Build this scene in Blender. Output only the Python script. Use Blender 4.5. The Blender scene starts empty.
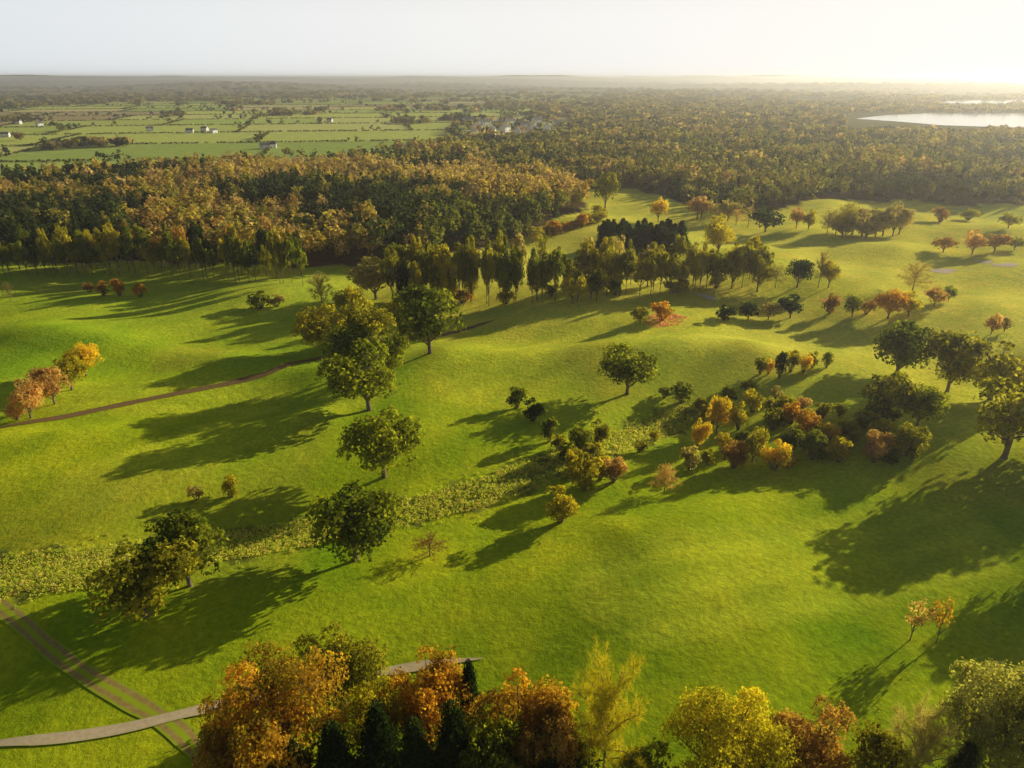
import bpy, math, random
import numpy as np
from mathutils import Vector
random.seed(7); rng=np.random.default_rng(11)
S=bpy.context.scene; C=S.collection
R=math.radians
# ------------------------------------------------------------------ camera
H=70.0; F=692.0; PITCH=R(23.9); cp,sp=math.cos(PITCH),math.sin(PITCH)
cam=bpy.data.cameras.new('camera'); cam.sensor_width=36; cam.lens=36*F/1024; cam.clip_start=1; cam.clip_end=150000
co=bpy.data.objects.new('camera',cam); C.objects.link(co); co.location=(0,0,H); co.rotation_euler=(math.pi/2-PITCH,0,0); S.camera=co
S.view_settings.view_transform='Standard'; S.view_settings.look='None'; S.view_settings.exposure=0
# ------------------------------------------------------------------ terrain
def sm(a,b,x):
    t=np.clip((x-a)/(b-a),0,1); return t*t*(3-2*t)
def seg(x,y,x0,y0,x1,y1):
    dx,dy=x1-x0,y1-y0; t=np.clip(((x-x0)*dx+(y-y0)*dy)/(dx*dx+dy*dy),0,1)
    return np.hypot(x-x0-t*dx,y-y0-t*dy)
def hgt(x,y):
    x=np.asarray(x,float); y=np.asarray(y,float); r=np.hypot(x,y)
    n=1-sm(450,850,r)
    z=1.3*np.sin(x/23+.6)*np.sin(y/31+1.2)+1.0*np.sin((x*.8+y*.6)/13+2)+.95*np.sin((x*.5-y*.86)/7.5)*np.sin(x/19+y/26)+.36*np.sin((x*.9-y*.4)/4.2+1)*np.sin(x/11-y/9)
    z=z-1.6*np.exp(-(seg(x,y,-95,80,40,141)/8)**2)
    z=z+3.2*np.exp(-(seg(x,y,-15,172,62,178)/11)**2)+2.2*np.exp(-((x-12)**2+(y-72)**2)/700.)
    z=z+2.1*np.exp(-(seg(x,y,-140,190,-50,165)/9)**2)+1.6*np.exp(-(seg(x,y,-110,125,-45,138)/6.5)**2)
    z=z+2.4*np.exp(-(seg(x,y,60,240,160,300)/22)**2)+1.5*np.exp(-(seg(x,y,20,95,62,112)/6.5)**2)
    f=sm(2600,6000,r)*(20*np.sin(x/900+1)*np.sin(y/1300)+12*np.sin(x/370+y/800))+sm(9000,16000,r)*(58+26*np.sin(x/2600+.9)+18*np.sin(x/1100+2)+11*np.sin(x/460)+6*np.sin(x/190+1))
    return n*z+f
TT=np.geomspace(40,60000,5000)
def hit(px,py):
    a=(px-512)/F; b=(384-py)/F
    d=np.array([a,cp+b*sp,-sp+b*cp])
    P=d[None,:]*TT[:,None]; g=P[:,2]+H-hgt(P[:,0],P[:,1])
    i=np.argmax(g<0)
    if g[i]>=0: i=len(TT)-1
    i=max(i,1); t0,t1=TT[i-1],TT[i]; g0,g1=g[i-1],g[i]
    t=t0+(t1-t0)*g0/(g0-g1)
    x,y=d[0]*t,d[1]*t
    return x,y,float(hgt(x,y))
def depth(x,y,z): return y*cp-(z-H)*sp
def ztop(y,py):
    k=(384-py)/F; return H+y*(k*cp-sp)/(cp+k*sp)
def proj(x,y,z):
    q=z-H; f=y*cp-q*sp; return 512+F*x/f, 384-F*(y*sp+q*cp)/f
def vn(x,y,s,seed=0):
    x=np.asarray(x)/s; y=np.asarray(y)/s; xi=np.floor(x).astype(np.int64); yi=np.floor(y).astype(np.int64); fx=x-xi; fy=y-yi
    fx=fx*fx*(3-2*fx); fy=fy*fy*(3-2*fy)
    def h(a,b):
        n=(a*374761393+b*668265263+seed*974711)&0x7fffffff; n=((n^(n>>13))*1274126177)&0x7fffffff; n=n^(n>>16); return (n&0xffff)/65535.
    return (h(xi,yi)*(1-fx)+h(xi+1,yi)*fx)*(1-fy)+(h(xi,yi+1)*(1-fx)+h(xi+1,yi+1)*fx)*fy
def inpoly(x,y,poly):
    x=np.asarray(x); y=np.asarray(y); c=np.zeros(x.shape,bool); n=len(poly); j=n-1
    for i in range(n):
        xi,yi=poly[i][:2]; xj,yj=poly[j][:2]
        m=((yi>y)!=(yj>y))&(x<(xj-xi)*(y-yi)/((yj-yi)+1e-12)+xi); c^=m; j=i
    return c
def wpoly(pp): return [hit(*p) for p in pp]
# ------------------------------------------------------------------ materials
def newmat(n):
    m=bpy.data.materials.new(n); m.use_nodes=True; nt=m.node_tree; nt.nodes.clear()
    o=nt.nodes.new('ShaderNodeOutputMaterial'); return m,nt,o
def N(nt,t,**k):
    n=nt.nodes.new(t)
    for a,b in k.items(): setattr(n,a,b)
    return n
def mixc(nt,f,a,b,bt='MIX'):
    n=N(nt,'ShaderNodeMix',data_type='RGBA',blend_type=bt)
    for s,v in ((0,f),(6,a),(7,b)):
        if hasattr(v,'links'): nt.links.new(v,n.inputs[s])
        elif s==0: n.inputs[0].default_value=v
        else: n.inputs[s].default_value=(*v,1)
    return n.outputs[2]
def mathn(nt,op,a,b=None,c=None):
    n=N(nt,'ShaderNodeMath',operation=op)
    for i,v in enumerate((a,b,c)):
        if v is None: continue
        if hasattr(v,'links'): nt.links.new(v,n.inputs[i])
        else: n.inputs[i].default_value=v
    return n.outputs[0]
def leafshader(nt,o,col,tr=.5,tint=(2.0,2.0,.8)):
    d=N(nt,'ShaderNodeBsdfDiffuse'); t=N(nt,'ShaderNodeBsdfTranslucent'); mx=N(nt,'ShaderNodeMixShader'); mx.inputs[0].default_value=tr
    nt.links.new(col,d.inputs[0])
    tc=mixc(nt,1.0,col,tint,'MULTIPLY'); nt.links.new(tc,t.inputs[0])
    nt.links.new(d.outputs[0],mx.inputs[1]); nt.links.new(t.outputs[0],mx.inputs[2]); nt.links.new(mx.outputs[0],o.inputs[0])
def leafmat(n,a,b,tr=.52):
    m,nt,o=newmat(n)
    at=N(nt,'ShaderNodeAttribute',attribute_name='tint'); oi=N(nt,'ShaderNodeObjectInfo')
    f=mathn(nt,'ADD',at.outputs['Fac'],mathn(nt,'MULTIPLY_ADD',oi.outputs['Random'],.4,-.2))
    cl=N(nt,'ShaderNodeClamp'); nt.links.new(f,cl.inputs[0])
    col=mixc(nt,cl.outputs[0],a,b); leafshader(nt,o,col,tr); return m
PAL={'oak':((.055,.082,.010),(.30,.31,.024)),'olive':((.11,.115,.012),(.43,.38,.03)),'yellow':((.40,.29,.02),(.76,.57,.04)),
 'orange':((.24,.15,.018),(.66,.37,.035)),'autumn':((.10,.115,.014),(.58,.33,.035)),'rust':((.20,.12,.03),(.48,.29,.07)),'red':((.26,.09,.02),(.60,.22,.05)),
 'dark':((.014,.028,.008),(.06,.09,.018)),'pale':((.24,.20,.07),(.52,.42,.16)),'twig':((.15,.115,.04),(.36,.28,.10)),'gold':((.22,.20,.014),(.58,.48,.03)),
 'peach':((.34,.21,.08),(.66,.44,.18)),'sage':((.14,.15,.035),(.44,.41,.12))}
LM={k:leafmat('foliage_'+k,*v) for k,v in PAL.items()}
CD={'oak':'dark green','olive':'olive green','yellow':'bright yellow','orange':'orange','autumn':'orange and green','rust':'rusty brown','red':'reddish','dark':'very dark green','pale':'pale buff','twig':'greyish','gold':'golden green','peach':'peach','sage':'grey green'}
m,nt,o=newmat('bark'); d=N(nt,'ShaderNodeBsdfDiffuse'); nz=N(nt,'ShaderNodeTexNoise'); nz.inputs['Scale'].default_value=9
nt.links.new(mixc(nt,nz.outputs[0],(.10,.075,.05),(.30,.23,.155)),d.inputs[0]); nt.links.new(d.outputs[0],o.inputs[0]); BARK=m
m,nt,o=newmat('woodland_foliage'); at=N(nt,'ShaderNodeAttribute',attribute_name='col'); leafshader(nt,o,at.outputs['Color'],.48,(1.7,1.6,.8)); WOODM=m
# ------------------------------------------------------------------ mesh helpers
def mesh_from(name,V,k,mat=None):
    me=bpy.data.meshes.new(name); n=len(V)//k
    me.vertices.add(len(V)); me.vertices.foreach_set('co',np.ascontiguousarray(V,dtype=np.float32).ravel())
    me.loops.add(n*k); me.loops.foreach_set('vertex_index',np.arange(n*k,dtype=np.int32))
    me.polygons.add(n); me.polygons.foreach_set('loop_start',np.arange(n,dtype=np.int32)*k)
    me.update(calc_edges=True)
    if mat: me.materials.append(mat)
    return me
def fattr(me,name,vals):
    a=me.attributes.new(name,'FLOAT','POINT'); a.data.foreach_set('value',np.ascontiguousarray(vals,dtype=np.float32))
def cattr(me,name,cols):
    a=me.attributes.new(name,'FLOAT_COLOR','POINT'); c=np.ones((len(cols),4),np.float32); c[:,:3]=cols; a.data.foreach_set('color',c.ravel())
def unit(v): return v/np.maximum(np.linalg.norm(v,axis=1,keepdims=True),1e-9)
def quads(c,n,s,asp=1.0,g=rng):
    m=len(c); n=unit(n); a=unit(np.cross(n,g.normal(size=(m,3)))); b=np.cross(n,a); s=s[:,None]
    j=lambda:(g.uniform(.6,1.25,(m,1)))
    bend=n*s*.25
    V=np.stack([c-a*s*j()*.5*asp-bend*j(),c-b*s*j()*.5+bend*j()*.5,c+a*s*j()*.5*asp-bend*j(),c+b*s*j()*.5+bend*j()*.5],1)
    return V.reshape(-1,3)
class Tubes:
    def __init__(s): s.v=[]; s.f=[]
    def add(s,pts,rad,k=6):
        pts=np.array(pts,float); n0=len(s.v)
        for i,p in enumerate(pts):
            t=pts[min(i+1,len(pts)-1)]-pts[max(i-1,0)]; t=t/(np.linalg.norm(t)+1e-9)
            a=np.cross(t,[.3,.9,.2] if abs(t[1])<.9 else [1,0,0]); a/=np.linalg.norm(a)+1e-9; b=np.cross(t,a)
            for q in range(k):
                w=2*math.pi*q/k; s.v.append(tuple(p+rad[i]*(a*math.cos(w)+b*math.sin(w))))
        for i in range(len(pts)-1):
            for q in range(k): s.f.append((n0+i*k+q,n0+i*k+(q+1)%k,n0+(i+1)*k+(q+1)%k,n0+(i+1)*k+q))
        s.f.append(tuple(n0+(len(pts)-1)*k+q for q in range(k)))
    def mesh(s,name,mat):
        me=bpy.data.meshes.new(name); me.from_pydata(s.v,[],s.f); me.update(); me.materials.append(mat)
        for p in me.polygons: p.use_smooth=True
        return me
def sphere(n,g): return unit(g.normal(size=(n,3)))
def lobes_for(kind,seed):
    g=np.random.default_rng(seed)
    z0,n,rr={'broad':(.07,22,(.10,.22)),'pine':(.26,16,(.09,.18)),'shrub':(.0,11,(.12,.24))}[kind]
    zc=(z0+1)/2; hz=(1-z0)/2; c=[]
    for i in range(n):
        d=sphere(1,g)[0]; q=g.uniform(.4,1)**.5; rad=g.uniform(*rr)
        if kind=='broad': d[2]=d[2]*.9+.05
        taper=1 if kind!='pine' else 1.05-.45*max(d[2],0)
        c.append((d[0]*q*(.5-rad)*1.2*taper,d[1]*q*(.5-rad)*1.2*taper,zc+d[2]*q*(hz-rad*.75),rad))
    c.append((0,0,zc,.22)); return g,z0,np.array(c)
def crown_pts(kind,seed,n,ls):
    if kind=='conifer':
        g=np.random.default_rng(seed); u=g.uniform(0,1,n); z=.04+.96*(1-np.sqrt(1-u*.995)); tier=np.round(z*12)/12
        r=.5*np.power(np.clip(1.02-z,0,1),.72)*(1-.35*((z-tier)*12+.5))
        a=g.uniform(0,2*np.pi,n); br=.80+.3*np.sin(a*5+tier*31)*np.sin(a*3+tier*17); r=r*br*g.uniform(.45,1.1,n)
        c=np.stack([r*np.cos(a),r*np.sin(a),z-.06*r],1); nr=np.stack([np.cos(a)*.6,np.sin(a)*.6,np.full(n,.7)],1)+.5*g.normal(size=(n,3))
        return c,nr,ls*g.uniform(.6,1.3,n),np.clip(.1+.6*r*2+.18*g.normal(size=n),0,1)
    g,z0,L=lobes_for(kind,seed); w=L[:,3]**2; k=g.choice(len(L),n,p=w/w.sum())
    d=sphere(n,g); d[:,2]=np.where(d[:,2]<-.55,-d[:,2],d[:,2])
    ph=g.uniform(0,6,3)
    rad=L[k,3]*(.55+.55*np.sqrt(g.uniform(0,1,n)))*(1+.28*np.sin(d[:,0]*7+k*2.1+ph[0])*np.sin(d[:,1]*7+k+ph[1])*np.sin(d[:,2]*6+ph[2]))
    c=L[k,:3]+d*rad[:,None]*np.array([1,1,.85])
    hole=np.sin(c[:,0]*28+ph[0])+np.sin(c[:,1]*28+ph[1])+np.sin(c[:,2]*30+ph[2])+.7*g.normal(size=n)
    keep=(hole>(-1.0 if kind!='pine' else -.5))&(c[:,2]<1.0)&(c[:,2]>.0); lt=g.normal(0,.24,len(L))
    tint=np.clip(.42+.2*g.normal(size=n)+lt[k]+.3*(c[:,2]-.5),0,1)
    c,d,tint=c[keep],d[keep],tint[keep]; m=len(c)
    out=c-np.array([0,0,(z0+1)/2]); nr=d*.9+unit(out)*.4+.6*g.normal(size=(m,3))
    return c,nr,ls*g.uniform(.5,1.5,m),tint
LOD={'xhi':(26000,.0175),'hi':(15000,.023),'mid':(5200,.040),'low':(1500,.070),'thin':(900,.045)}
_cc={}
def bare_skel(var):
    g=np.random.default_rng(50+var); T=Tubes(); segs=[((0,0,.08),(0,0,.35)),((0,0,.35),(0,0,.6))]; main=len(segs)
    T.add([(0,0,-.02),(.004,0,.2),(-.004,.003,.4),(.0,0,.6)],[.018,.014,.009,.003],7)
    for i in range(24):
        f=i/23; z=.26+.30*f; a=i*2.4+g.uniform(-.4,.4); el=-.05+1.3*f; L=g.uniform(.36,.46)*(1-.12*f)
        d=np.array([math.cos(a)*math.cos(el),math.sin(a)*math.cos(el),math.sin(el)+.05]); p0=np.array([0,0,z]); p1=p0+d*L*.5+g.normal(0,.025,3)+np.array([0,0,.03]); p2=p0+d*L+g.normal(0,.04,3)
        T.add([p0,p1,p2],[.006,.004,.0015],5); segs+=[(p0,p1),(p1,p2)]
        for j in range(11):
            u=g.uniform(.25,1); q=p0+(p1-p0)*u*2 if u<.5 else p1+(p2-p1)*(u*2-1); dd=unit((d*.6+g.normal(0,.8,3))[None])[0]; e=q+dd*g.uniform(.07,.16)
            T.add([q,(q+e)/2,e],[.0022,.0016,.0008],4); segs.append((q,e))
    return T,[(np.array(a),np.array(b)) for a,b in segs],main
def crown_mesh(kind,var,lod,mat):
    key=(kind,var,lod)
    if key not in _cc:
        n,ls=LOD[lod]
        g=np.random.default_rng(var*13+5)
        if kind=='bare':
            T,segs,main=bare_skel(var); A=np.array([s[0] for s in segs]); B=np.array([s[1] for s in segs]); n2={'xhi':20000,'hi':15000,'mid':4000,'low':1000,'thin':700}[lod]
            k=g.integers(main,len(segs),n2); u=g.uniform(.1,1,n2)[:,None]; c=A[k]+(B[k]-A[k])*u; dirn=unit(unit(B[k]-A[k])*.7+1.1*g.normal(size=(n2,3)))
            L=g.uniform(.025,.075,n2)[:,None]; wd=({'xhi':.0011,'hi':.0012,'mid':.0034,'low':.007,'thin':.01}[lod]); sd=unit(np.cross(dirn,g.normal(size=(n2,3))))*wd
            V=np.stack([c-sd,c+sd,c+dirn*L+sd*.4,c+dirn*L-sd*.4],1).reshape(-1,3)
            dm=unit(B-A); s2=unit(np.cross(dm,g.normal(size=dm.shape)))*.001
            V=np.concatenate([V,np.stack([A-s2,A+s2,B+s2,B-s2],1).reshape(-1,3)]); tint=g.uniform(0,1,len(V)//4)
        else:
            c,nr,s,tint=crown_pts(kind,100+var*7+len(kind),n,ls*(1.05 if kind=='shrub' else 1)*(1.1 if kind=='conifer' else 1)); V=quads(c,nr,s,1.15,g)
        _cc[key]=(V,np.repeat(tint,4)); 
    k2=key+(mat,)
    if k2 not in _cc:
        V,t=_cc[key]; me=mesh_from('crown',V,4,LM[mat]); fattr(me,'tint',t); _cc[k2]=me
    return _cc[k2]
_tc={}
def trunk_mesh(kind,var):
    key=(kind,var)
    if key in _tc: return _tc[key]
    if kind=='bare': T=bare_skel(var)[0]
    else:
        T=Tubes()
        if kind=='conifer': T.add([(0,0,-.02),(0,0,.4),(0,0,.97)],[.022,.014,.002],7)
        elif kind=='shrub':
            _,z0,L=lobes_for(kind,100+var*7+len(kind))
            for l in L: T.add([(l[0]*.15,l[1]*.15,-.03),(l[0]*.6,l[1]*.6,l[2]*.5),tuple(l[:3])],[.02,.014,.006],5)
        else:
            _,z0,L=lobes_for(kind,100+var*7+len(kind)); top=.45 if kind=='broad' else .8; r=.028 if kind=='broad' else .02
            T.add([(0,0,-.02),(0,0,.03),(.008,.006,top*.5),(0,0,top)],[r*1.5,r,r*.8,r*.5],8)
            for l in L:
                zs=min(top*.95,max(.10,l[2]-.25)); T.add([(0,0,zs),(l[0]*.5,l[1]*.5,zs*.45+l[2]*.55),tuple(l[:3])],[r*.5,r*.32,r*.12],5)
    _tc[key]=T.mesh('trunk',BARK); return _tc[key]
KN={'broad':('broadleaf_tree','tree'),'pine':('tall_tree','tree'),'conifer':('conifer_tree','tree'),'bare':('bare_tree','tree'),'shrub':('shrub','shrub')}
cnt=[0]
def plant(kind,px,by,ty,wpx,mat,label,group=None,world=None,lod=None,name=None):
    cnt[0]+=1; i=cnt[0]
    if world: x,y=world[:2]; z=float(hgt(x,y)); hh,W=world[2],world[3]
    else:
        x,y,z=hit(px,by); hh=ztop(y,ty)-z; W=wpx*depth(x,y,z+hh*.5)/F*{'conifer':1.08,'shrub':1.08}.get(kind,1.15)
    ap=by-ty
    lod=lod or ('xhi' if ap>105 and kind!='conifer' else 'hi' if ap>82 else 'mid' if ap>26 else 'low')
    var=i%4
    e=bpy.data.objects.new(name or KN[kind][0],None); C.objects.link(e); e.location=(x,y,z); e.rotation_euler=(0,0,(i*2.399)%6.283); e.scale=(W,W,hh); e.empty_display_size=.3
    e['label']=label; e['category']=KN[kind][1]
    if group: e['group']=group
    t=bpy.data.objects.new('stem' if kind=='shrub' else 'trunk',trunk_mesh(kind,var)); C.objects.link(t); t.parent=e
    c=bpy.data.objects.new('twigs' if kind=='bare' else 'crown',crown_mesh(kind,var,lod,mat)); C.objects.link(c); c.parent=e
    return e
ORD=['first','second','third','fourth','fifth','sixth','seventh','eighth','ninth','tenth','eleventh','twelfth','thirteenth','fourteenth','fifteenth','sixteenth','seventeenth','eighteenth','nineteenth','twentieth']
TENS={2:'twenty',3:'thirty',4:'forty',5:'fifty',6:'sixty',7:'seventy',8:'eighty'}
def ordw(i):
    if i<20: return ORD[i]
    t,u=divmod(i+1,10); return ('twentieth','thirtieth','fortieth','fiftieth','sixtieth','seventieth','eightieth')[t-2] if u==0 else TENS[t]+'-'+ORD[u-1]
KD={'broad':'tree','pine':'tall tree','conifer':'conifer','bare':'leafless tree','shrub':'shrub'}
def rowset(rows,place,group):
    for i,r in enumerate(sorted(rows,key=lambda q:q[1])):
        plant(*r,f"{CD[r[5]]} {KD[r[0]]}, {ordw(i)} from left {place}",group)
def belt(lines,wp,place,group,jy=2.5,hv=(.62,1.2)):     # lines: (polyline, n, kinds, mats)
    rows=[]
    for line,n,kinds,mats in lines:
        L=np.array(line,float); g=np.random.default_rng(n*7+abs(int(L[0,0]))+3)
        for i in range(n):
            x=L[0,0]+(L[-1,0]-L[0,0])*(i+.5+g.uniform(-.6,.6))/n; y=np.interp(x,L[:,0],L[:,1])+g.uniform(-jy,jy); hh=np.interp(x,L[:,0],L[:,2])*g.uniform(*hv)
            kd=kinds[g.integers(len(kinds))]; ww=g.uniform(wp[0],wp[1])*(.9 if kd=='pine' else 1.1)
            rows.append((kd,x,y,y-hh,ww,mats[g.integers(len(mats))]))
    rowset(rows,place,group)
# ------------------------------------------------------------------ regions
LW=wpoly([(-120,262),(0,262),(120,260),(300,268),(330,266),(420,262),(520,240),(590,206),(570,190),(480,172),(300,174),(150,177),(0,188),(-120,193)])
RW=wpoly([(490,178),(590,189),(640,190),(700,208),(740,214),(800,204),(830,199),(900,200),(960,206),(1150,216),(1150,165),(900,160),(700,158),(520,164)])
MW=wpoly([(300,170),(480,172),(1180,172),(1180,139),(850,137),(560,139),(460,143),(400,155)])
STRIP=wpoly([(-30,560),(60,550),(150,542),(250,530),(330,513),(400,501),(470,482),(540,456),(600,437),(680,404),(708,411),(655,442),(600,464),(540,488),(500,505),(420,523),(330,543),(250,557),(150,572),(80,591),(0,602),(-30,604)])
LAKE=wpoly([(856,119),(885,115.5),(930,113.5),(985,112.5),(1090,114),(1090,129),(1000,127.5),(940,125.5),(900,122)])
LAKE2=wpoly([(905,102.5),(960,100.5),(1100,100),(1100,104),(980,104)])
CW,CH=240.,180.
def field_uv(x,y): return x*.96+y*.22, y-.18*x+12*np.sin(x/260.)
def cellid(x,y):
    u,v=field_uv(x,y); j=np.floor(v/CH); off=(np.abs(np.sin(j*12.9898)*43758.5)%1)*CW; i=np.floor((u+off)/CW)
    return (np.abs(np.sin(i*78.233+j*37.719)*43758.5453))%1
# ------------------------------------------------------------------ ground sheet
nr,na=580,800
rr=np.concatenate([[0.01],np.geomspace(12,38000,nr-1)]); aa=np.linspace(0,2*np.pi,na,endpoint=False)
X=rr[:,None]*np.sin(aa)[None]; Y=rr[:,None]*np.cos(aa)[None]; Z=hgt(X,Y)
V=np.stack([X,Y,Z],2).reshape(-1,3)
i,j=np.meshgrid(np.arange(nr-1),np.arange(na),indexing='ij'); j2=(j+1)%na
idx=np.stack([i*na+j,i*na+j2,(i+1)*na+j2,(i+1)*na+j],2).reshape(-1,4)
me=bpy.data.meshes.new('ground'); me.vertices.add(len(V)); me.vertices.foreach_set('co',V.astype(np.float32).ravel())
me.loops.add(idx.size); me.loops.foreach_set('vertex_index',idx[:,::-1].astype(np.int32).ravel())
me.polygons.add(len(idx)); me.polygons.foreach_set('loop_start',np.arange(len(idx),dtype=np.int32)*4); me.update(calc_edges=True)
me.polygons.foreach_set('use_smooth',np.ones(len(idx),bool))
x,y=V[:,0],V[:,1]; r=np.hypot(x,y)
n1=vn(x,y,42,1)*.55+vn(x,y,15,2)*.27+vn(x,y,6,12)*.18
n1=np.clip((n1-.5)*1.9+.5,0,1)
col=np.array([.28,.46,.010])[None]*(1-n1[:,None])+np.array([.68,.71,.022])[None]*n1[:,None]
fg=sm(120,75,y-.1*x)[:,None]; col=col*(1-.13*fg)
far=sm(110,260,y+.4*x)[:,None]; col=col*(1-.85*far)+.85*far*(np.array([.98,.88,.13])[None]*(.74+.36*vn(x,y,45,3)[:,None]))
lf=(sm(-20,-70,x)*sm(120,170,y))[:,None]; col=col*(1-.5*lf)+.5*lf*np.array([.34,.54,.025])
for (ax,ay,bx,by,wd_) in ((-8,160,60,215,15),(70,95,20,80,11),(-75,110,-40,150,10),(110,230,60,330,17),(-120,150,-60,150,9)):
    dd=seg(x,y,ax,ay,bx,by); mk=sm(wd_*1.15,wd_*.85,dd)[:,None]; ux,uy=(bx-ax),(by-ay); ll=math.hypot(ux,uy); t=((x-ax)*-uy+(y-ay)*ux)/ll
    stp=(.5+.5*np.tanh(4*np.sin(t*2*np.pi/7)))[:,None]; col=col*(1-.4*mk)+.4*mk*(np.array([.70,.74,.05])*(.86+.24*stp))
br=(sm(.62,.85,vn(x,y,22,17))*sm(420,250,r))[:,None]*.3; col=col*(1-br)+br*np.array([.54,.41,.06])
st=inpoly(x+1.5*np.sin(y*.9),y+1.5*np.sin(x*.7),STRIP)[:,None]; col=np.where(st,np.array([.25,.28,.035])*(.6+.8*vn(x,y,2.5,5)[:,None]),col)
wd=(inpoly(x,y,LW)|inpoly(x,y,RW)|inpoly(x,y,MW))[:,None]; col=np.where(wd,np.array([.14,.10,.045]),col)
cid=cellid(x,y); ramp=np.array([[.54,.64,.15],[.64,.70,.17],[.72,.72,.23],[.44,.55,.13],[.72,.62,.29],[.56,.64,.15],[.50,.40,.20],[.70,.73,.18]])
fc=ramp[(cid*7.99).astype(int)]
ff=(r>640)&(y>0)
rt=sm(.10,.24,x/(np.abs(y)*.914+28))[:,None]; fc=fc*(1-rt)+rt*np.array([.19,.18,.07])
col=np.where((ff&~wd[:,0])[:,None],fc,col)
dk=(sm(2000,3800,r)*.8)[:,None]; col=col*(1-dk)+dk*np.array([.17,.155,.12])*(.4+1.3*vn(x,y,600,9)[:,None])
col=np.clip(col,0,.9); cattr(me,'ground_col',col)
m,nt,o=newmat('meadow_grass'); at=N(nt,'ShaderNodeAttribute',attribute_name='ground_col'); ge=N(nt,'ShaderNodeNewGeometry')
def noise(sc,det=4,ro=.6):
    n=N(nt,'ShaderNodeTexNoise'); n.inputs['Scale'].default_value=sc; n.inputs['Detail'].default_value=det; n.inputs['Roughness'].default_value=ro; nt.links.new(ge.outputs['Position'],n.inputs['Vector']); return n.outputs[0]
a1=noise(.09,5); a2=noise(1.1,6,.75); a3=noise(.3,4)
c1=mixc(nt,mathn(nt,'MULTIPLY_ADD',a1,2.2,-.6),(.72,.82,.75),(1.16,1.08,1.1)); cc=mixc(nt,1.0,at.outputs['Color'],c1,'MULTIPLY')
c2=mixc(nt,mathn(nt,'MULTIPLY_ADD',a2,2.4,-.7),(.58,.65,.54),(1.30,1.25,1.2)); cc=mixc(nt,1.0,cc,c2,'MULTIPLY')
c3=mixc(nt,mathn(nt,'MULTIPLY_ADD',a3,3,-1.3),(1,1,1),(1.08,.99,.88)); cc=mixc(nt,1.0,cc,c3,'MULTIPLY')
bs=N(nt,'ShaderNodeBsdfDiffuse')
nt.links.new(cc,bs.inputs['Color'])
bp=N(nt,'ShaderNodeBump'); bp.inputs['Strength'].default_value=.65; bp.inputs['Distance'].default_value=.4; nt.links.new(mathn(nt,'ADD',a2,mathn(nt,'MULTIPLY',a3,1.3)),bp.inputs['Height']); nt.links.new(bp.outputs[0],bs.inputs['Normal'])
nt.links.new(bs.outputs[0],o.inputs[0]); me.materials.append(m)
def link(name,me,**props):
    ob=bpy.data.objects.new(name,me); C.objects.link(ob)
    for k,v in props.items(): ob[k]=v
    return ob
link('ground',me,kind='structure')
# ------------------------------------------------------------------ water
m,nt,o=newmat('estuary_water'); bs=N(nt,'ShaderNodeBsdfPrincipled'); bs.inputs['Base Color'].default_value=(.25,.28,.3,1); bs.inputs['Roughness'].default_value=.12
nz=N(nt,'ShaderNodeTexNoise'); nz.inputs['Scale'].default_value=.4; bp=N(nt,'ShaderNodeBump'); bp.inputs['Strength'].default_value=.08; nt.links.new(nz.outputs[0],bp.inputs['Height']); nt.links.new(bp.outputs[0],bs.inputs['Normal']); nt.links.new(bs.outputs[0],o.inputs[0])
WATER=m
for P in (LAKE,LAKE2):
    me=bpy.data.meshes.new('water'); me.from_pydata([(p[0],p[1],.6) for p in P],[],[tuple(range(len(P)))]); me.update(); me.materials.append(WATER)
    if me.polygons[0].normal.z<0: me.flip_normals()
    link('water',me,kind='structure')
# ------------------------------------------------------------------ paths
def pathmat(n,a,b,rut,edge):
    m,nt,o=newmat(n); ge=N(nt,'ShaderNodeNewGeometry'); nz=N(nt,'ShaderNodeTexNoise'); nz.inputs['Scale'].default_value=1.6; nz.inputs['Detail'].default_value=6; nz.inputs['Roughness'].default_value=.7; nt.links.new(ge.outputs['Position'],nz.inputs['Vector'])
    c=mixc(nt,mathn(nt,'MULTIPLY_ADD',nz.outputs[0],2.0,-.5),a,b)
    at=N(nt,'ShaderNodeAttribute',attribute_name='across'); ab=mathn(nt,'ABSOLUTE',at.outputs['Fac'])
    g=mathn(nt,'MULTIPLY',mathn(nt,'ABSOLUTE',mathn(nt,'ADD',ab,-.52)),rut)                     # grass between two wheel ruts
    e=mathn(nt,'MULTIPLY_ADD',ab,edge,-edge*.72)                                                # grass creeping in from the edges
    g=mathn(nt,'ADD',mathn(nt,'MAXIMUM',g,e),mathn(nt,'MULTIPLY_ADD',nz.outputs[0],1.5,-1.15))
    cl=N(nt,'ShaderNodeClamp'); nt.links.new(g,cl.inputs[0])
    c=mixc(nt,cl.outputs[0],c,(.38,.48,.02)); d=N(nt,'ShaderNodeBsdfDiffuse'); nt.links.new(c,d.inputs[0]); nt.links.new(d.outputs[0],o.inputs[0]); return m
PM={'gravel':pathmat('gravel_path',(.56,.43,.25),(.82,.66,.42),0.3,4.0),'dirt':pathmat('dirt_track',(.30,.20,.055),(.54,.38,.13),3.6,5.0),'worn':pathmat('worn_path',(.20,.12,.05),(.32,.20,.08),.4,3.0)}
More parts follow.
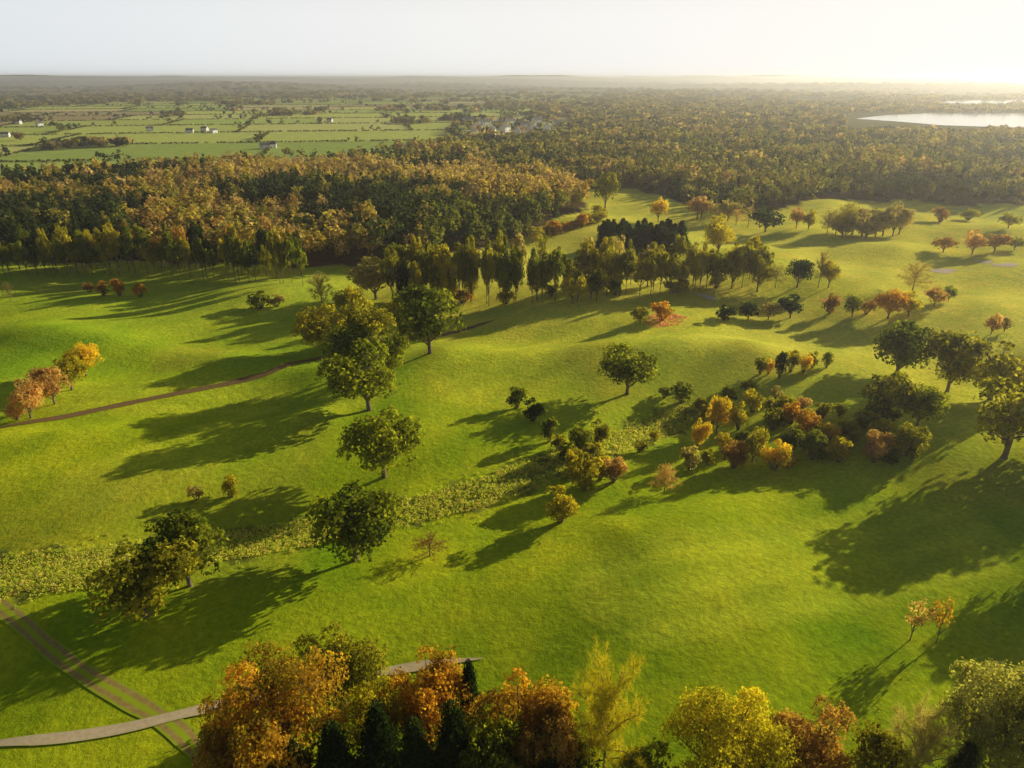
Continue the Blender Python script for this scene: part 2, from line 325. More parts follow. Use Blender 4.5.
def path(name,pp,w,mat,lift):
    P=np.array([hit(*p)[:2] for p in pp]); s=np.concatenate([[0],np.cumsum(np.hypot(*np.diff(P,axis=0).T))]); t=np.arange(0,s[-1],.6)
    q=np.stack([np.interp(t,s,P[:,0]),np.interp(t,s,P[:,1])],1)
    k=np.ones(9)/9; pad=np.pad(q,((4,4),(0,0)),'edge'); q=np.stack([np.convolve(pad[:,a],k,'valid') for a in (0,1)],1)
    d=np.gradient(q,axis=0); nn=unit(np.stack([-d[:,1],d[:,0]],1)); ac=np.linspace(-1,1,13); wob=.9+.2*vn(t,t*0,4,4)
    wob=wob*np.clip(np.minimum(t+.5,t[-1]-t+.5)/9,.12,1)
    G=q[:,None]+nn[:,None]*ac[None,:,None]*(w/2*wob)[:,None,None]; Zz=hgt(G[...,0],G[...,1])+lift
    Vv=np.concatenate([G,Zz[...,None]],2).reshape(-1,3); n=len(q); f=[(a*13+b,a*13+b+1,(a+1)*13+b+1,(a+1)*13+b) for a in range(n-1) for b in range(12)]
    me=bpy.data.meshes.new(name); me.from_pydata(Vv.tolist(),[],f); me.update(); me.materials.append(PM[mat]); fattr(me,'across',np.tile(ac,n)); 
    if me.polygons[0].normal.z<0: me.flip_normals()
    link(name,me,kind='structure')
path('path',[(-40,749),(60,739),(130,728),(175,716),(215,707),(270,694),(330,682),(390,671),(440,663),(490,658)],1.6,'gravel',.12)
path('track',[(-30,580),(0,606),(40,640),(90,678),(150,711),(185,735),(220,790)],2.5,'dirt',.08)
path('path',[(-20,432),(60,418),(130,403),(200,389),(270,373),(335,354),(385,342),(440,336),(500,318)],2.3,'worn',.10)
# ------------------------------------------------------------------ bunkers
m,nt,o=newmat('bunker_sand'); d=N(nt,'ShaderNodeBsdfDiffuse'); nz=N(nt,'ShaderNodeTexNoise'); nz.inputs['Scale'].default_value=4; nt.links.new(mixc(nt,nz.outputs[0],(.62,.48,.36),(.82,.67,.52)),d.inputs[0]); nt.links.new(d.outputs[0],o.inputs[0]); SAND=m
for px,py,rw in ((943,271,5),(1006,265,5),(985,262,3.5),(707,297,3)):
    bx,by,bz=hit(px,py); vs=[];fs=[]
    n=28
    for q,(sc,dz) in enumerate(((1.0,.10),(.8,.05),(.4,.04))):
        for a in range(n):
            w=2*math.pi*a/n; rad=rw*sc*(1+.2*math.sin(2*w+px)+.12*math.sin(3*w)); xx,yy=bx+rad*math.cos(w),by+rad*.75*math.sin(w); vs.append((xx,yy,float(hgt(xx,yy))+dz))
    for q in range(2):
        for a in range(n): fs.append((q*n+a,q*n+(a+1)%n,(q+1)*n+(a+1)%n,(q+1)*n+a))
    fs.append(tuple(2*n+a for a in range(n)))
    me=bpy.data.meshes.new('sand_bunker'); me.from_pydata(vs,[],fs); me.update(); me.materials.append(SAND); link('sand_bunker',me,kind='structure')
# ------------------------------------------------------------------ individual trees
G1='trees along the bottom edge'
for r in [
 ('broad',290,792,662,130,'autumn','broad orange and green tree at the bottom left, largest of the bottom row'),
 ('broad',345,706,622,86,'olive','olive green round tree behind the big orange tree at the bottom left'),
 ('broad',430,756,664,88,'orange','orange tree at the bottom, between the olive tree and the tall dark conifer'),
 ('conifer',471,742,654,46,'dark','dark pointed conifer standing highest, between two orange trees at the bottom'),
 ('conifer',456,806,694,80,'dark','dark broad conifer in front of the bottom orange trees'),
 ('conifer',386,806,696,84,'dark','dark conifer at the bottom edge, right of the big orange tree'),
 ('conifer',420,816,712,80,'dark','dark conifer at the bottom edge below the middle orange tree'),
 ('conifer',344,820,716,92,'dark','dark conifer at the bottom edge in front of the big orange tree'),
 ('broad',498,812,722,76,'oak','dark green tree at the bottom edge left of the bright orange tree'),
 ('broad',520,768,666,92,'orange','bright orange tree at the bottom edge beside the bare spreading tree'),
 ('broad',548,806,712,66,'rust','rusty brown tree at the bottom edge under the bright orange tree'),
 ('bare',602,792,658,92,'gold','leafless spreading tree with fine yellowish twigs at the bottom edge'),
 ('broad',716,798,692,106,'gold','yellowish green tree at the bottom edge right of the bare tree'),
 ('broad',808,790,706,82,'rust','dull golden brown rounded tree at the bottom edge, right of the yellowish one'),
 ('bare',905,800,704,84,'pale','grey brown twiggy tree at the bottom right'),
 ('broad',988,788,668,114,'sage','big pale green tree in the bottom right corner'),
 ('broad',1040,800,690,80,'olive','olive tree at the bottom right corner, cut by the right edge'),
 ('conifer',942,822,736,60,'dark','dark conifer tip at the bottom edge left of the pale corner tree'),
 ('broad',868,806,734,60,'olive','olive tree at the bottom edge left of the twiggy tree'),
 ('broad',250,806,710,80,'rust','orange and brown tree at the bottom edge left below the big orange tree'),
 ('broad',378,764,676,62,'gold','golden green tree at the bottom between the olive tree and the middle orange tree'),
 ('conifer',304,824,736,96,'dark','dark conifer at the bottom edge beneath the big orange tree'),
 ('shrub',562,814,746,84,'dark','dark green shrub at the bottom edge left of the bare spreading tree'),
 ('shrub',646,818,752,70,'oak','green shrub at the bottom edge right of the bare spreading tree'),
 ('shrub',764,812,744,62,'oak','green shrub at the bottom edge between the yellowish and the golden brown tree'),
 ]: plant(*r,G1)
G2='large parkland trees'
for r in [
 ('broad',147,616,541,92,'olive','big rounded olive green tree at lower left, nearest the dirt track'),
 ('broad',190,586,517,76,'oak','green tree touching the olive tree at lower left from behind'),
 ('broad',356,560,485,86,'oak','wide dark green tree standing on the rough strip left of centre'),
 ('broad',384,477,408,72,'oak','dark green round tree between the rough strip and the tall left-centre clump'),
 ('broad',369,410,338,74,'oak','tall dark green tree at the front of the left-centre clump'),
 ('broad',350,376,320,52,'oak','dark green tree behind the front tree of the left-centre clump'),
 ('broad',325,354,302,48,'gold','golden green tree at the left of the left-centre clump'),
 ('broad',370,346,296,46,'olive','olive green tree at the back of the left-centre clump'),
 ('broad',388,378,328,40,'oak','dark green tree at the right of the front tree in the left-centre clump'),
 ('broad',430,353,281,66,'oak','tall dark green tree at the right of the left-centre clump, beside a path'),
 ('broad',404,334,290,32,'olive','olive tree between the tall right-hand tree and the back of the left-centre clump'),
 ('broad',350,318,284,28,'gold','small golden green tree at the far end of the left-centre clump'),
 ('broad',376,299,254,46,'pale','pale buff fuzzy tree below the left wood'),
 ('bare',322,306,271,30,'pale','small grey bare tree at the left of the pale buff tree'),
 ('conifer',406,308,258,30,'dark','dark narrow conifer beside the pale buff tree'),
 ('broad',627,394,341,54,'oak','solitary dark green tree on the bright slope at the centre'),
 ('broad',896,376,317,58,'oak','dark green spreading tree, tallest of the right-hand clump'),
 ('broad',947,392,326,54,'olive','olive brown tree in the right-hand clump, right of the tallest'),
 ('broad',886,418,370,46,'olive','olive green tree at the lower left of the right-hand clump'),
 ('broad',917,426,384,40,'oak','small dark green tree at the foot of the right-hand clump'),
 ('broad',990,400,338,66,'olive','olive green tree at the upper right edge, behind the big edge tree'),
 ('broad',1004,458,376,86,'olive','big olive tree at the right edge of the picture'),
 ]: plant(*r,G2)
plant('broad',0,100,0,0,'olive','tree just beyond the right edge throwing its shadow onto the bottom right grass',G2,world=(90,90,13,10))
plant('broad',1070,452,384,86,'oak','tree just beyond the right edge beside the big olive edge tree',G2)
G3='row of autumn trees at the left edge'
for r in [('broad',31,418,376,33,'peach','pinkish brown tree, nearest of the four autumn trees at the left edge'),('broad',55,404,364,33,'peach','pale brown tree, second nearest of the four autumn trees at the left edge'),
 ('broad',72,390,354,33,'gold','golden brown tree, third nearest of the four autumn trees at the left edge'),('broad',86,376,342,31,'yellow','yellow tree, farthest of the four autumn trees at the left edge')]: plant(*r,G3)
plant('shrub',18,420,400,20,'peach','low peach shrub at the foot of the autumn trees at the left edge',G3)
G4='saplings in the lower right meadow'
plant('pine',910,640,595,26,'peach','slender sparse orange sapling in the lower right meadow, left of the pair',G4,lod='thin',name='sapling')
plant('pine',936,643,596,26,'orange','slender sparse brown sapling in the lower right meadow, right of the pair',G4,lod='thin',name='sapling')
G5='small shrubs on the open grass'
for r in [('shrub',197,500,484,14,'pale','tiny buff shrub on the grass above the rough strip at left'),('shrub',232,497,474,20,'gold','small yellow green shrub on the grass above the rough strip at left'),
 ('bare',11,302,280,14,'twig','small grey tree on the left field near the picture edge'),
 ('shrub',260,309,290,22,'oak','green shrub at the right end of the far left field'),('shrub',277,307,294,16,'pale','buff shrub beside the green shrub at the right end of the far left field'),
 ('shrub',560,522,484,36,'gold','light yellow green bush lowest in the middle scrub line'),('bare',664,492,464,30,'peach','thin pinkish bush on the dark grass below the scrub line'),
 ('bare',430,556,536,42,'rust','low reddish twiggy thicket right of the tree on the rough strip')]: plant(*r,G5)
rowset([('shrub',90,293,281,10,'rust'),('shrub',104,296,279,13,'rust'),('shrub',120,296,277,15,'orange'),('shrub',141,297,282,13,'orange')],'in the row on the far left field','shrubs on the far left field')
rowset([('shrub',517,408,386,22,'oak'),('shrub',533,421,397,22,'dark'),('shrub',549,442,416,20,'oak'),('shrub',558,450,432,16,'olive'),('shrub',580,456,424,28,'oak'),('shrub',598,447,417,20,'olive'),
 ('shrub',574,476,446,18,'gold'),('shrub',585,490,453,34,'gold'),('shrub',600,480,454,24,'gold'),('shrub',613,482,454,26,'peach'),('shrub',566,462,440,20,'oak'),('shrub',592,468,442,24,'olive'),('shrub',640,452,440,16,'olive'),('shrub',655,440,430,12,'gold')],'on the rough strip right of centre','bushes on the rough strip')
TH=[('shrub',682,402,382,24,'oak'),('broad',697,450,416,19,'yellow'),('broad',716,434,392,24,'yellow'),('shrub',738,430,400,20,'gold'),('shrub',727,404,386,18,'oak'),('shrub',752,412,388,20,'gold'),('shrub',748,393,380,18,'olive'),
 ('shrub',733,468,438,28,'rust'),('broad',752,462,424,24,'gold'),('shrub',773,470,440,28,'yellow'),('shrub',772,430,406,22,'olive'),('shrub',776,398,386,16,'pale'),('shrub',790,424,400,20,'orange'),('broad',806,436,408,22,'orange'),('shrub',800,412,396,18,'peach'),
 ('shrub',822,418,402,20,'olive'),('shrub',812,460,428,28,'oak'),('shrub',838,462,436,24,'gold'),('shrub',700,410,398,16,'olive'),('shrub',846,438,420,20,'olive'),('shrub',874,462,430,30,'peach'),('broad',906,456,422,32,'olive'),('shrub',664,398,386,16,'oak'),
 ('shrub',862,428,410,20,'oak'),('shrub',790,452,428,22,'oak'),('shrub',880,443,418,22,'gold'),('shrub',690,470,446,22,'pale'),('shrub',722,452,432,18,'gold'),('shrub',708,464,448,16,'olive'),('shrub',788,468,450,20,'gold'),('shrub',830,440,422,18,'yellow'),('shrub',742,446,428,16,'oak')]
g=np.random.default_rng(77)
for k in range(38):
    px=g.uniform(700,920); py=g.uniform(412,466); hh=g.uniform(9,19)
    TH.append(('shrub',px,py,py-hh,hh*g.uniform(.9,1.4),['oak','olive','oak','gold','olive','olive','gold','oak'][g.integers(8)]))
rowset(TH,'in the big autumn thicket','bushes in the autumn thicket')
rowset([('shrub',760,374,356,14,'oak'),('shrub',768,374,357,12,'yellow'),('shrub',779,378,350,14,'dark'),('shrub',790,372,347,16,'gold'),('shrub',803,373,352,14,'yellow'),('shrub',812,368,350,12,'olive'),('shrub',826,368,350,12,'oak')],'in the little bush row above the thicket','bush row on the right fairway')
rowset([('broad',640,324,306,16,'olive'),('shrub',662,320,301,24,'orange'),('broad',748,320,302,20,'dark'),('broad',768,320,300,18,'pale'),('broad',790,318,293,24,'dark'),('broad',797,287,256,26,'dark'),('bare',775,288,262,20,'pale'),('bare',818,288,248,18,'twig'),
 ('broad',828,288,258,16,'gold'),('shrub',829,314,292,18,'rust'),('broad',852,316,294,20,'oak'),('shrub',724,320,304,22,'dark'),('bare',912,292,260,38,'pale'),('broad',888,318,288,30,'orange'),('broad',908,316,290,24,'gold'),('broad',934,306,286,18,'peach'),('broad',948,302,284,12,'oak'),
 ('broad',991,334,312,18,'peach'),('broad',1004,332,316,14,'pale'),('shrub',866,314,298,16,'peach')],'of those dotting the right fairways','trees scattered over the right fairways')
rowset([('broad',765,232,206,28,'dark'),('broad',718,254,212,32,'gold'),('bare',737,222,200,18,'pale'),('broad',605,208,168,24,'olive'),('broad',658,222,196,16,'yellow'),('broad',943,252,236,20,'rust'),('broad',972,254,228,22,'peach'),('broad',994,252,232,22,'rust'),('broad',1014,250,236,16,'olive'),
 ('broad',796,228,206,14,'peach'),('broad',808,230,208,14,'gold'),('shrub',940,222,206,18,'rust'),('broad',1008,228,212,18,'olive'),('shrub',968,220,208,16,'olive')],'of those before the right wood','far trees before the right wood')
belt([([(-8,277,48),(60,275,46),(150,273,44),(230,281,50),(306,285,52)],38,['pine'],['oak','dark','oak','olive','oak','gold']),
      ([(-8,270,42),(60,268,42),(150,266,40),(230,272,46),(310,276,46)],28,['pine','broad'],['oak','olive','dark','gold','rust'])],(12,19),'along the far left field','tall tree line behind the left field',2)
belt([([(388,306,60),(470,308,60),(560,301,50),(650,294,46),(768,288,44)],42,['pine','pine','pine','broad'],['oak','olive','olive','gold']),
      ([(390,296,56),(470,298,58),(560,291,52),(650,285,44),(760,280,40)],36,['pine','pine','broad','bare'],['oak','olive','gold','olive','pale']),
      ([(392,304,20),(470,305,20),(560,298,18),(650,291,16),(755,285,15)],8,['shrub'],['oak','olive','rust','gold'])],(14,24),'in the middle tree belt','tree belt crossing the middle',4)
belt([([(603,251,29),(682,252,29)],15,['conifer','pine'],['dark']),([(600,246,27),(684,247,28)],15,['conifer'],['dark'])],(17,24),'in the dark far conifer block','dark conifer block',1.5,(.85,1.1))
belt([([(822,236,32),(902,236,32)],12,['broad','broad','bare'],['pale','pale','gold'])],(18,28),'in the pale grove at upper right','pale grove')
belt([([(536,240,14),(604,220,14)],12,['shrub'],['orange','peach','gold'])],(12,18),'in the orange hedge by the far fairway','orange hedge')
belt([([(690,216,26),(752,226,24)],7,['broad','bare'],['pale','peach','pale'])],(14,20),'in the buff group by the right wood','buff trees by the right wood')
# ------------------------------------------------------------------ woods and hedges as stuff
def proto(kind,n,ls,seed): return crown_pts(kind,seed,n,ls)
def mass(name,pts,hh,ww,cols,kinds,nq,ls,label,cat,seed=1):
    g=np.random.default_rng(seed); P={k:[proto(k,nq,ls,300+v*11+len(k)) for v in range(4)] for k in set(kinds)}
    CC=[];NN=[];SS=[];KK=[]
    for p,h,w,c,k in zip(pts,hh,ww,cols,kinds):
        a,b,s,t=P[k][g.integers(4)]; th=g.uniform(0,6.283); ct,st_=math.cos(th),math.sin(th); Rm=np.array([[ct,-st_,0],[st_,ct,0],[0,0,1]])
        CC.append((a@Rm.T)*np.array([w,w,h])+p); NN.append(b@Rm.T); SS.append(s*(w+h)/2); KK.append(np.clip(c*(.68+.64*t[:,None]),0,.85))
    c=np.concatenate(CC); V=quads(c,np.concatenate(NN),np.concatenate(SS),1.15,g)
    me=mesh_from(name,V,4,WOODM); cattr(me,'col',np.repeat(np.concatenate(KK),4,axis=0))
    link(name,me,kind='stuff',label=label,category=cat)
def fill(poly,sp_,seed):
    g=np.random.default_rng(seed); a=np.array(poly)[:,:2]; lo,hi=a.min(0),a.max(0)
    gx,gy=np.meshgrid(np.arange(lo[0],hi[0],sp_),np.arange(lo[1],hi[1],sp_)); gx=gx.ravel()+g.uniform(-.48,.48,gx.size)*sp_; gy=gy.ravel()+g.uniform(-.48,.48,gy.size)*sp_
    k=inpoly(gx,gy,poly)&(np.abs(gx)<gy*.95+40); return g,gx[k],gy[k]
PC={k:np.array(v) for k,v in dict(pine=(.060,.085,.026),olive=(.30,.27,.055),orange=(.50,.34,.10),brown=(.46,.34,.14),buff=(.60,.48,.22),gold=(.54,.44,.09),green=(.19,.21,.04),moss=(.22,.20,.055)).items()}
def wood(name,poly,sp_,seed,chooser,hr,wr,nq,ls,label):
    g,x,y=fill(poly,sp_,seed); z=hgt(x,y); px,py=proj(x,y,z); n=len(x); u=g.uniform(0,1,n); nz=vn(x,y,60,seed)*.6+vn(x,y,25,seed+1)*.4
    ks=[chooser(a,b,c,d) for a,b,c,d in zip(px,py,nz,u)]
    cols=[PC[k]*g.uniform(.82,1.16) for k in ks]; kinds=['conifer' if (k in('pine','moss') and q<.7) else ('pine' if q>.4 else 'broad') for k,q in zip(ks,g.uniform(0,1,n))]
    h=g.uniform(*hr,n)*(.7+.6*nz); w=g.uniform(*wr,n)*h
    mass(name,np.stack([x,y,z-.3],1),h,w,cols,kinds,nq,ls,label,'wood',seed)
def chL(px,py,nz,u):
    if py>194 and px<430 and nz+.12*math.sin(px/40)>.50 and py<250: return 'pine' if u<.9 else 'olive'
    if nz>.66: return 'pine' if u<.9 else 'green'
    if py<200 and px>230: return ('buff','brown','gold','buff','brown','gold')[int(u*5.9)]
    if px>430 and py>215: return 'pine' if u<.5 else 'green'
    return ('orange','brown','olive','gold','olive','gold','brown','buff')[int(u*7.9)]
def chR(px,py,nz,u):
    if nz>.64: return ('brown','olive','olive','moss')[int(u*3.9)]
    if nz<.40: return 'pine'
    return ('pine','moss','green','moss','olive','moss','olive')[int(u*6.9)]
wood('woodland',LW,6.0,21,chL,(10,18),(.38,.60),220,.097,'mixed golden brown and dark green wood filling the left background')
wood('woodland',RW,6.6,22,chR,(10,16),(.42,.65),150,.122,'dark olive wood filling the right background under golden haze')
wood('woodland',MW,9,23,chR,(8,15),(.5,.8),60,.22,'distant dusky wood behind the left and right woods')
g=np.random.default_rng(5); hx=[];hy=[]
for jrow in range(-6,26):
    v=jrow*CH; off=(abs(math.sin(jrow*12.9898)*43758.5)%1)*CW
    for u in np.arange(-1700,2200,4.2):
        if g.uniform()<.95: hx.append(u); hy.append(v)
    for i in range(-8,11):
        u=i*CW-off
        for q in np.arange(0,CH,4.2):
            if g.uniform()<.93: hx.append(u); hy.append(v+q)
hx=np.array(hx)+g.normal(0,.5,len(hx)); hy=np.array(hy)+g.normal(0,.5,len(hy))
xx=hx-.22*hy
for _ in range(12):
    yy=hy+.18*xx-12*np.sin(xx/260.); xx=(hx-.22*yy)/.96
yy=hy+.18*xx-12*np.sin(xx/260.)
rad=np.hypot(xx,yy)
def clear(xx,yy): return ~inpoly(xx,yy,LW)&~inpoly(xx,yy,RW)&~inpoly(xx,yy,MW)&~inpoly(xx,yy,LAKE)&~inpoly(xx,yy,LAKE2)
lx,ly=proj(xx,yy,np.zeros_like(xx))
ok=(yy>0)&(rad>640)&(rad<2600)&(lx>-150)&(lx<700)&clear(xx,yy)
xx,yy=xx[ok],yy[ok]; n=len(xx); clus=vn(xx,yy,70,44); big=g.uniform(0,1,n)<np.where(clus>.62,.4,.02); h=np.where(big,g.uniform(5,10,n),g.uniform(1.6,2.6,n)); w=np.where(big,h*.95,5.2)
nm=['olive','moss','green','pine','pine','green']; cols=[PC[nm[g.integers(6)]]*g.uniform(.4,.7) for _ in range(n)]
mass('hedgerow',np.stack([xx,yy,hgt(xx,yy)-.2],1),h,w,cols,['shrub']*n,24,.36,'hedgerows and hedge trees dividing the far green fields','hedge',6)
n0=17000; ang=g.uniform(-.85,.85,n0); rad=np.exp(g.uniform(math.log(900),math.log(9000),n0))
n2=3500; ang=np.concatenate([ang,g.uniform(.1,.8,n2)]); rad=np.concatenate([rad,g.uniform(930,2200,n2)]); force=np.concatenate([np.zeros(n0,bool),g.uniform(0,1,n2)<.8]); nt_=n0+n2
xx=rad*np.sin(ang); yy=rad*np.cos(ang)
lx,ly=proj(xx,yy,np.zeros_like(xx))
pp=vn(xx,yy,260,31)*.6+vn(xx,yy,90,32)*.4; thr=np.where(rad<2300,.70-.26*sm(340,640,lx),np.where(rad<3500,.46,.52))
ok=((pp>thr)|(force&(lx>600)&(ly>101)))&clear(xx,yy)
ok&=~((lx>842)&(ly>112.5)&(ly<133)); vil=(lx>455)&(lx<570)&(ly>119)&(ly<142); ok&=~vil; ok|=(vil&(g.uniform(0,1,nt_)<.2)&clear(xx,yy))
xx,yy,rad=xx[ok],yy[ok],rad[ok]; n=len(xx); w=g.uniform(9,18,n)*(1+rad/2500); h=g.uniform(6,12,n)
nm=['olive','brown','moss','pine','moss','olive']; cols=[PC[nm[g.integers(6)]]*g.uniform(.5,.95) for _ in range(n)]
mass('far_copse',np.stack([xx,yy,hgt(xx,yy)-.3],1),h,w,cols,['shrub']*n,34,.32,'distant copses and tree lines on the plain below the horizon','wood',8)
# ------------------------------------------------------------------ tussock grass of the rough strip, fallen leaves
g,x,y=fill(STRIP,.56,41); e=g.uniform(0,1,len(x))<.2; x=np.concatenate([x,x[e]+g.normal(0,2.1,e.sum())]); y=np.concatenate([y,y[e]+g.normal(0,2.1,e.sum())])
nzv=vn(x,y,1.8,7)*.5+vn(x,y,7,8)*.5; k=nzv>.28; x,y,nzv=x[k],y[k],nzv[k]; n=len(x); nb=11
c=np.repeat(np.stack([x,y,hgt(x,y)],1),nb,axis=0); m_=len(c); off=sphere(m_,g)*g.uniform(.15,.44,(m_,1)); off[:,2]=np.abs(off[:,2])*1.6*np.repeat(.35+nzv,nb); c=c+off
V=quads(c,off*np.array([1,1,.7])+.2*g.normal(size=(m_,3)),g.uniform(.10,.24,m_),1.8,g)
base=np.repeat(np.array([[.54,.62,.07],[.74,.74,.14],[.76,.66,.20]])[g.choice(3,n,p=[.40,.42,.18])],nb,axis=0)*g.uniform(.75,1.12,(m_,1))
me=mesh_from('rough_grass',V,4,WOODM); cattr(me,'col',np.repeat(base,4,axis=0)); link('rough_grass',me,kind='stuff',label='strip of tussocky rough grass running diagonally across the meadow',category='grass')
def litter(poly,name,label,cols,sp_,size,seed):
    g,x,y=fill(wpoly(poly),sp_,seed); k=g.uniform(0,1,len(x))<.3+1.0*vn(x,y,2.5,9); x,y=x[k],y[k]; n=len(x); c=np.stack([x,y,hgt(x,y)+.14],1); V=quads(c,np.array([0,0,1.])+.35*g.normal(size=(n,3)),g.uniform(.6,1.3,n)*size,1.,g)
    me=mesh_from(name,V,4,WOODM); cattr(me,'col',np.repeat(np.array(cols)[g.integers(len(cols),size=n)],4,axis=0)); link(name,me,kind='stuff',label=label,category='leaves')
litter([(642,321),(654,328),(680,325),(687,317),(668,312),(652,315)],'fallen_leaves','pinkish carpet of fallen leaves under the orange bush on the far slope',[(.82,.38,.28),(.82,.46,.32)],.4,.55,51)
litter([(816,300),(830,305),(846,302),(842,298),(826,297)],'fallen_leaves','small pinkish carpet of fallen leaves beside a rusty shrub on the right fairway',[(.78,.38,.26),(.78,.46,.30)],.5,.5,52)
# ------------------------------------------------------------------ houses
def plain(n,c,ro=.8):
    m,nt,o=newmat(n); bs=N(nt,'ShaderNodeBsdfPrincipled'); nz=N(nt,'ShaderNodeTexNoise'); nz.inputs['Scale'].default_value=3; nt.links.new(mixc(nt,nz.outputs[0],tuple(v*.85 for v in c),c),bs.inputs['Base Color']); bs.inputs['Roughness'].default_value=ro; nt.links.new(bs.outputs[0],o.inputs[0]); return m
WH=plain('white_render',(.85,.83,.79)); SL=plain('slate_roof',(.14,.13,.13)); GL=plain('window_glass',(.04,.05,.06),.2); DR=plain('door_paint',(.15,.05,.04))
def bm(name,v,f,m):
    me=bpy.data.meshes.new(name); me.from_pydata(v,[],f); me.update(); me.materials.append(m); return me
def boxm(name,x0,x1,y0,y1,z0,z1,m):
    v=[(a,b,c) for c in (z0,z1) for a,b in ((x0,y0),(x1,y0),(x1,y1),(x0,y1))]
    return bm(name,v,[(3,2,1,0),(4,5,6,7),(0,1,5,4),(1,2,6,5),(2,3,7,6),(3,0,4,7)],m)
L2,W2,E,RG=6.,3.6,5.0,7.6
wall=bm('wall',[(-L2,-W2,-.4),(L2,-W2,-.4),(L2,W2,-.4),(-L2,W2,-.4),(-L2,-W2,E),(L2,-W2,E),(L2,W2,E),(-L2,W2,E),(-L2,0,RG-.15),(L2,0,RG-.15)],[(0,1,5,4),(2,3,7,6),(1,2,6,9,5),(3,0,4,8,7),(3,2,1,0),(4,5,9,8),(6,7,8,9)],WH)
rv=[];rf=[]
for s in (-1,1):
    b=len(rv); rv+=[(-L2-.3,s*(W2+.4),E-.12),(L2+.3,s*(W2+.4),E-.12),(L2+.3,0,RG),(-L2-.3,0,RG),(-L2-.3,s*(W2+.4),E+.12),(L2+.3,s*(W2+.4),E+.12),(L2+.3,0,RG+.25),(-L2-.3,0,RG+.25)]
    rf+=[(b,b+1,b+2,b+3),(b+4,b+5,b+6,b+7),(b,b+1,b+5,b+4),(b+1,b+2,b+6,b+5),(b+3,b,b+4,b+7)]
roof=bm('roof',rv,rf,SL); chim=boxm('chimney',L2-1.2,L2-.3,-.4,.4,RG-.6,RG+1.2,WH)
door=boxm('door',-.5,.5,-W2-.06,-W2-.005,0,2.1,DR); wins=[boxm('window',a-.6,a+.6,-W2-.05,-W2-.005,b,b+1.2,GL) for a in (-3.8,3.8) for b in (1,3.4)]
def house(px,py,rz,sc,label,group):
    x,y,z=hit(px,py); e=bpy.data.objects.new('house',None); C.objects.link(e); e.location=(x,y,z); e.rotation_euler=(0,0,rz); e.scale=(sc,)*3; e['label']=label; e['category']='house'; e['group']=group
    for nme,mm in [('wall',wall),('door',door)]+[('window',w) for w in wins]:
        o=bpy.data.objects.new(nme,mm); C.objects.link(o); o.parent=e
    o=bpy.data.objects.new('roof',roof); C.objects.link(o); o.parent=e; o2=bpy.data.objects.new('chimney',chim); C.objects.link(o2); o2.parent=o
for i,(px,py) in enumerate([(6,137),(19,124),(40,126),(150,131),(190,133),(205,131),(214,133),(265,149),(272,148),(330,122)]):
    house(px,py,(.2,-.3,1.2,.5)[i%4],.8,f'small white farmhouse with grey roof, {ordw(i)} from left on the far plain','farmhouses on the left plain')
for i,(px,py) in enumerate([(468,124),(477,131),(485,126),(492,134),(498,128),(505,132),(510,125),(517,136),(524,129),(532,133),(537,124),(547,131),(558,127)]):
    house(px,py,(.5,1.1,.7,1.5)[i%4],1.35,f'white village house with grey roof, {ordw(i)} from left in the far village','houses of the far village')
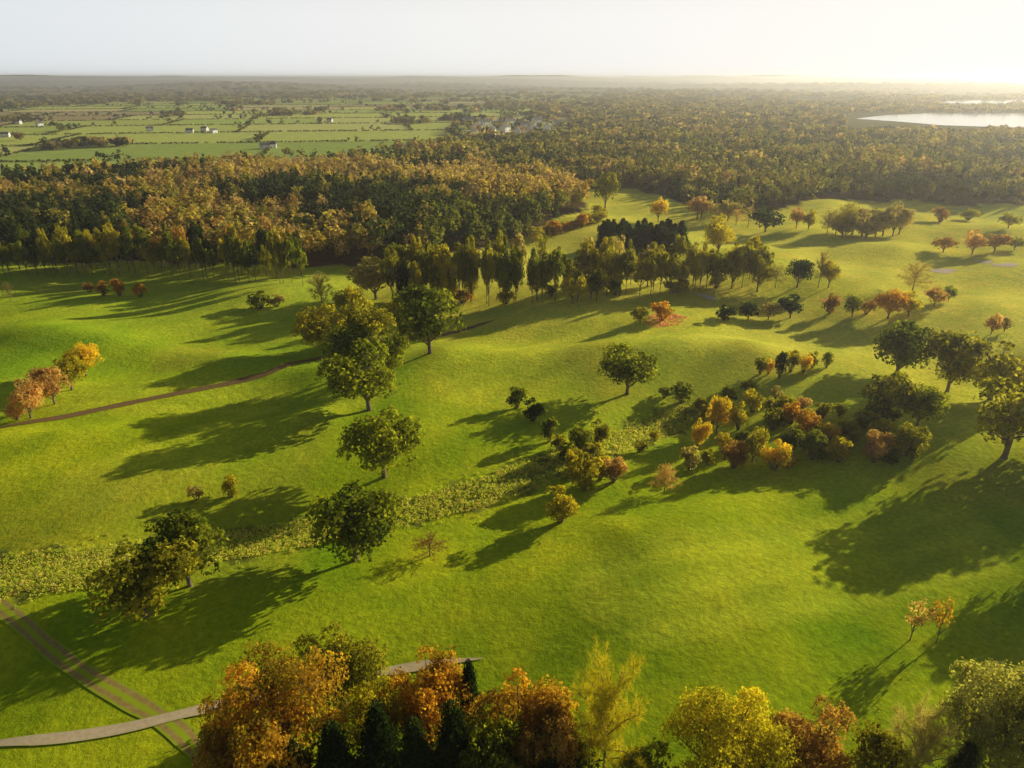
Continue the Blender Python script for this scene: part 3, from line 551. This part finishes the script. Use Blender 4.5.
# ------------------------------------------------------------------ light, sky, haze
AZ=R(35); EL=R(16.2)
sd=Vector((math.cos(AZ)*math.cos(EL),math.sin(AZ)*math.cos(EL),math.sin(EL)))
sl=bpy.data.lights.new('sun','SUN'); sl.energy=5; sl.angle=R(.5); sl.color=(1,.90,.64)
so=bpy.data.objects.new('sun',sl); C.objects.link(so); so.rotation_euler=(-sd).to_track_quat('-Z','Y').to_euler(); so.location=(0,0,300)
w=bpy.data.worlds.new('World'); S.world=w; w.use_nodes=True; nt=w.node_tree; nt.nodes.clear(); o=N(nt,'ShaderNodeOutputWorld')
sk=N(nt,'ShaderNodeTexSky',sky_type='NISHITA'); sk.sun_disc=False; sk.sun_elevation=EL; sk.sun_rotation=math.pi/2-AZ; sk.air_density=1.0; sk.dust_density=2.0
b1=N(nt,'ShaderNodeBackground'); b1.inputs[1].default_value=.05; nt.links.new(sk.outputs[0],b1.inputs[0])
tc=N(nt,'ShaderNodeTexCoord'); sx=N(nt,'ShaderNodeSeparateXYZ'); nt.links.new(tc.outputs['Generated'],sx.inputs[0])
dp=N(nt,'ShaderNodeVectorMath',operation='DOT_PRODUCT'); nt.links.new(tc.outputs['Generated'],dp.inputs[0]); dp.inputs[1].default_value=(math.cos(AZ),math.sin(AZ),.1)
mr=N(nt,'ShaderNodeMapRange'); mr.inputs[1].default_value=.0; mr.inputs[2].default_value=.95; nt.links.new(dp.outputs['Value'],mr.inputs[0])
hc=mixc(nt,mr.outputs[0],(.78,.82,.85),(1.03,.99,.93)); b2=N(nt,'ShaderNodeBackground'); nt.links.new(hc,b2.inputs[0]); b2.inputs[1].default_value=1.0
me_=N(nt,'ShaderNodeMapRange',interpolation_type='SMOOTHSTEP'); me_.inputs[1].default_value=.06; me_.inputs[2].default_value=.28; me_.inputs[3].default_value=1; me_.inputs[4].default_value=0; nt.links.new(sx.outputs[2],me_.inputs[0])
mx=N(nt,'ShaderNodeMixShader'); nt.links.new(me_.outputs[0],mx.inputs[0]); nt.links.new(b1.outputs[0],mx.inputs[1]); nt.links.new(b2.outputs[0],mx.inputs[2]); nt.links.new(mx.outputs[0],o.inputs[0])
m,nt,o=newmat('haze'); vs_=N(nt,'ShaderNodeVolumeScatter'); vs_.inputs['Color'].default_value=(.98,.96,.98,1); vs_.inputs['Density'].default_value=.00017; vs_.inputs['Anisotropy'].default_value=.56; nt.links.new(vs_.outputs[0],o.inputs['Volume'])
try: m.cycles.homogeneous_volume=True
except Exception: pass
hz=link('haze',boxm('haze',-39000,39000,-39000,39000,-120,84,m),kind='structure')
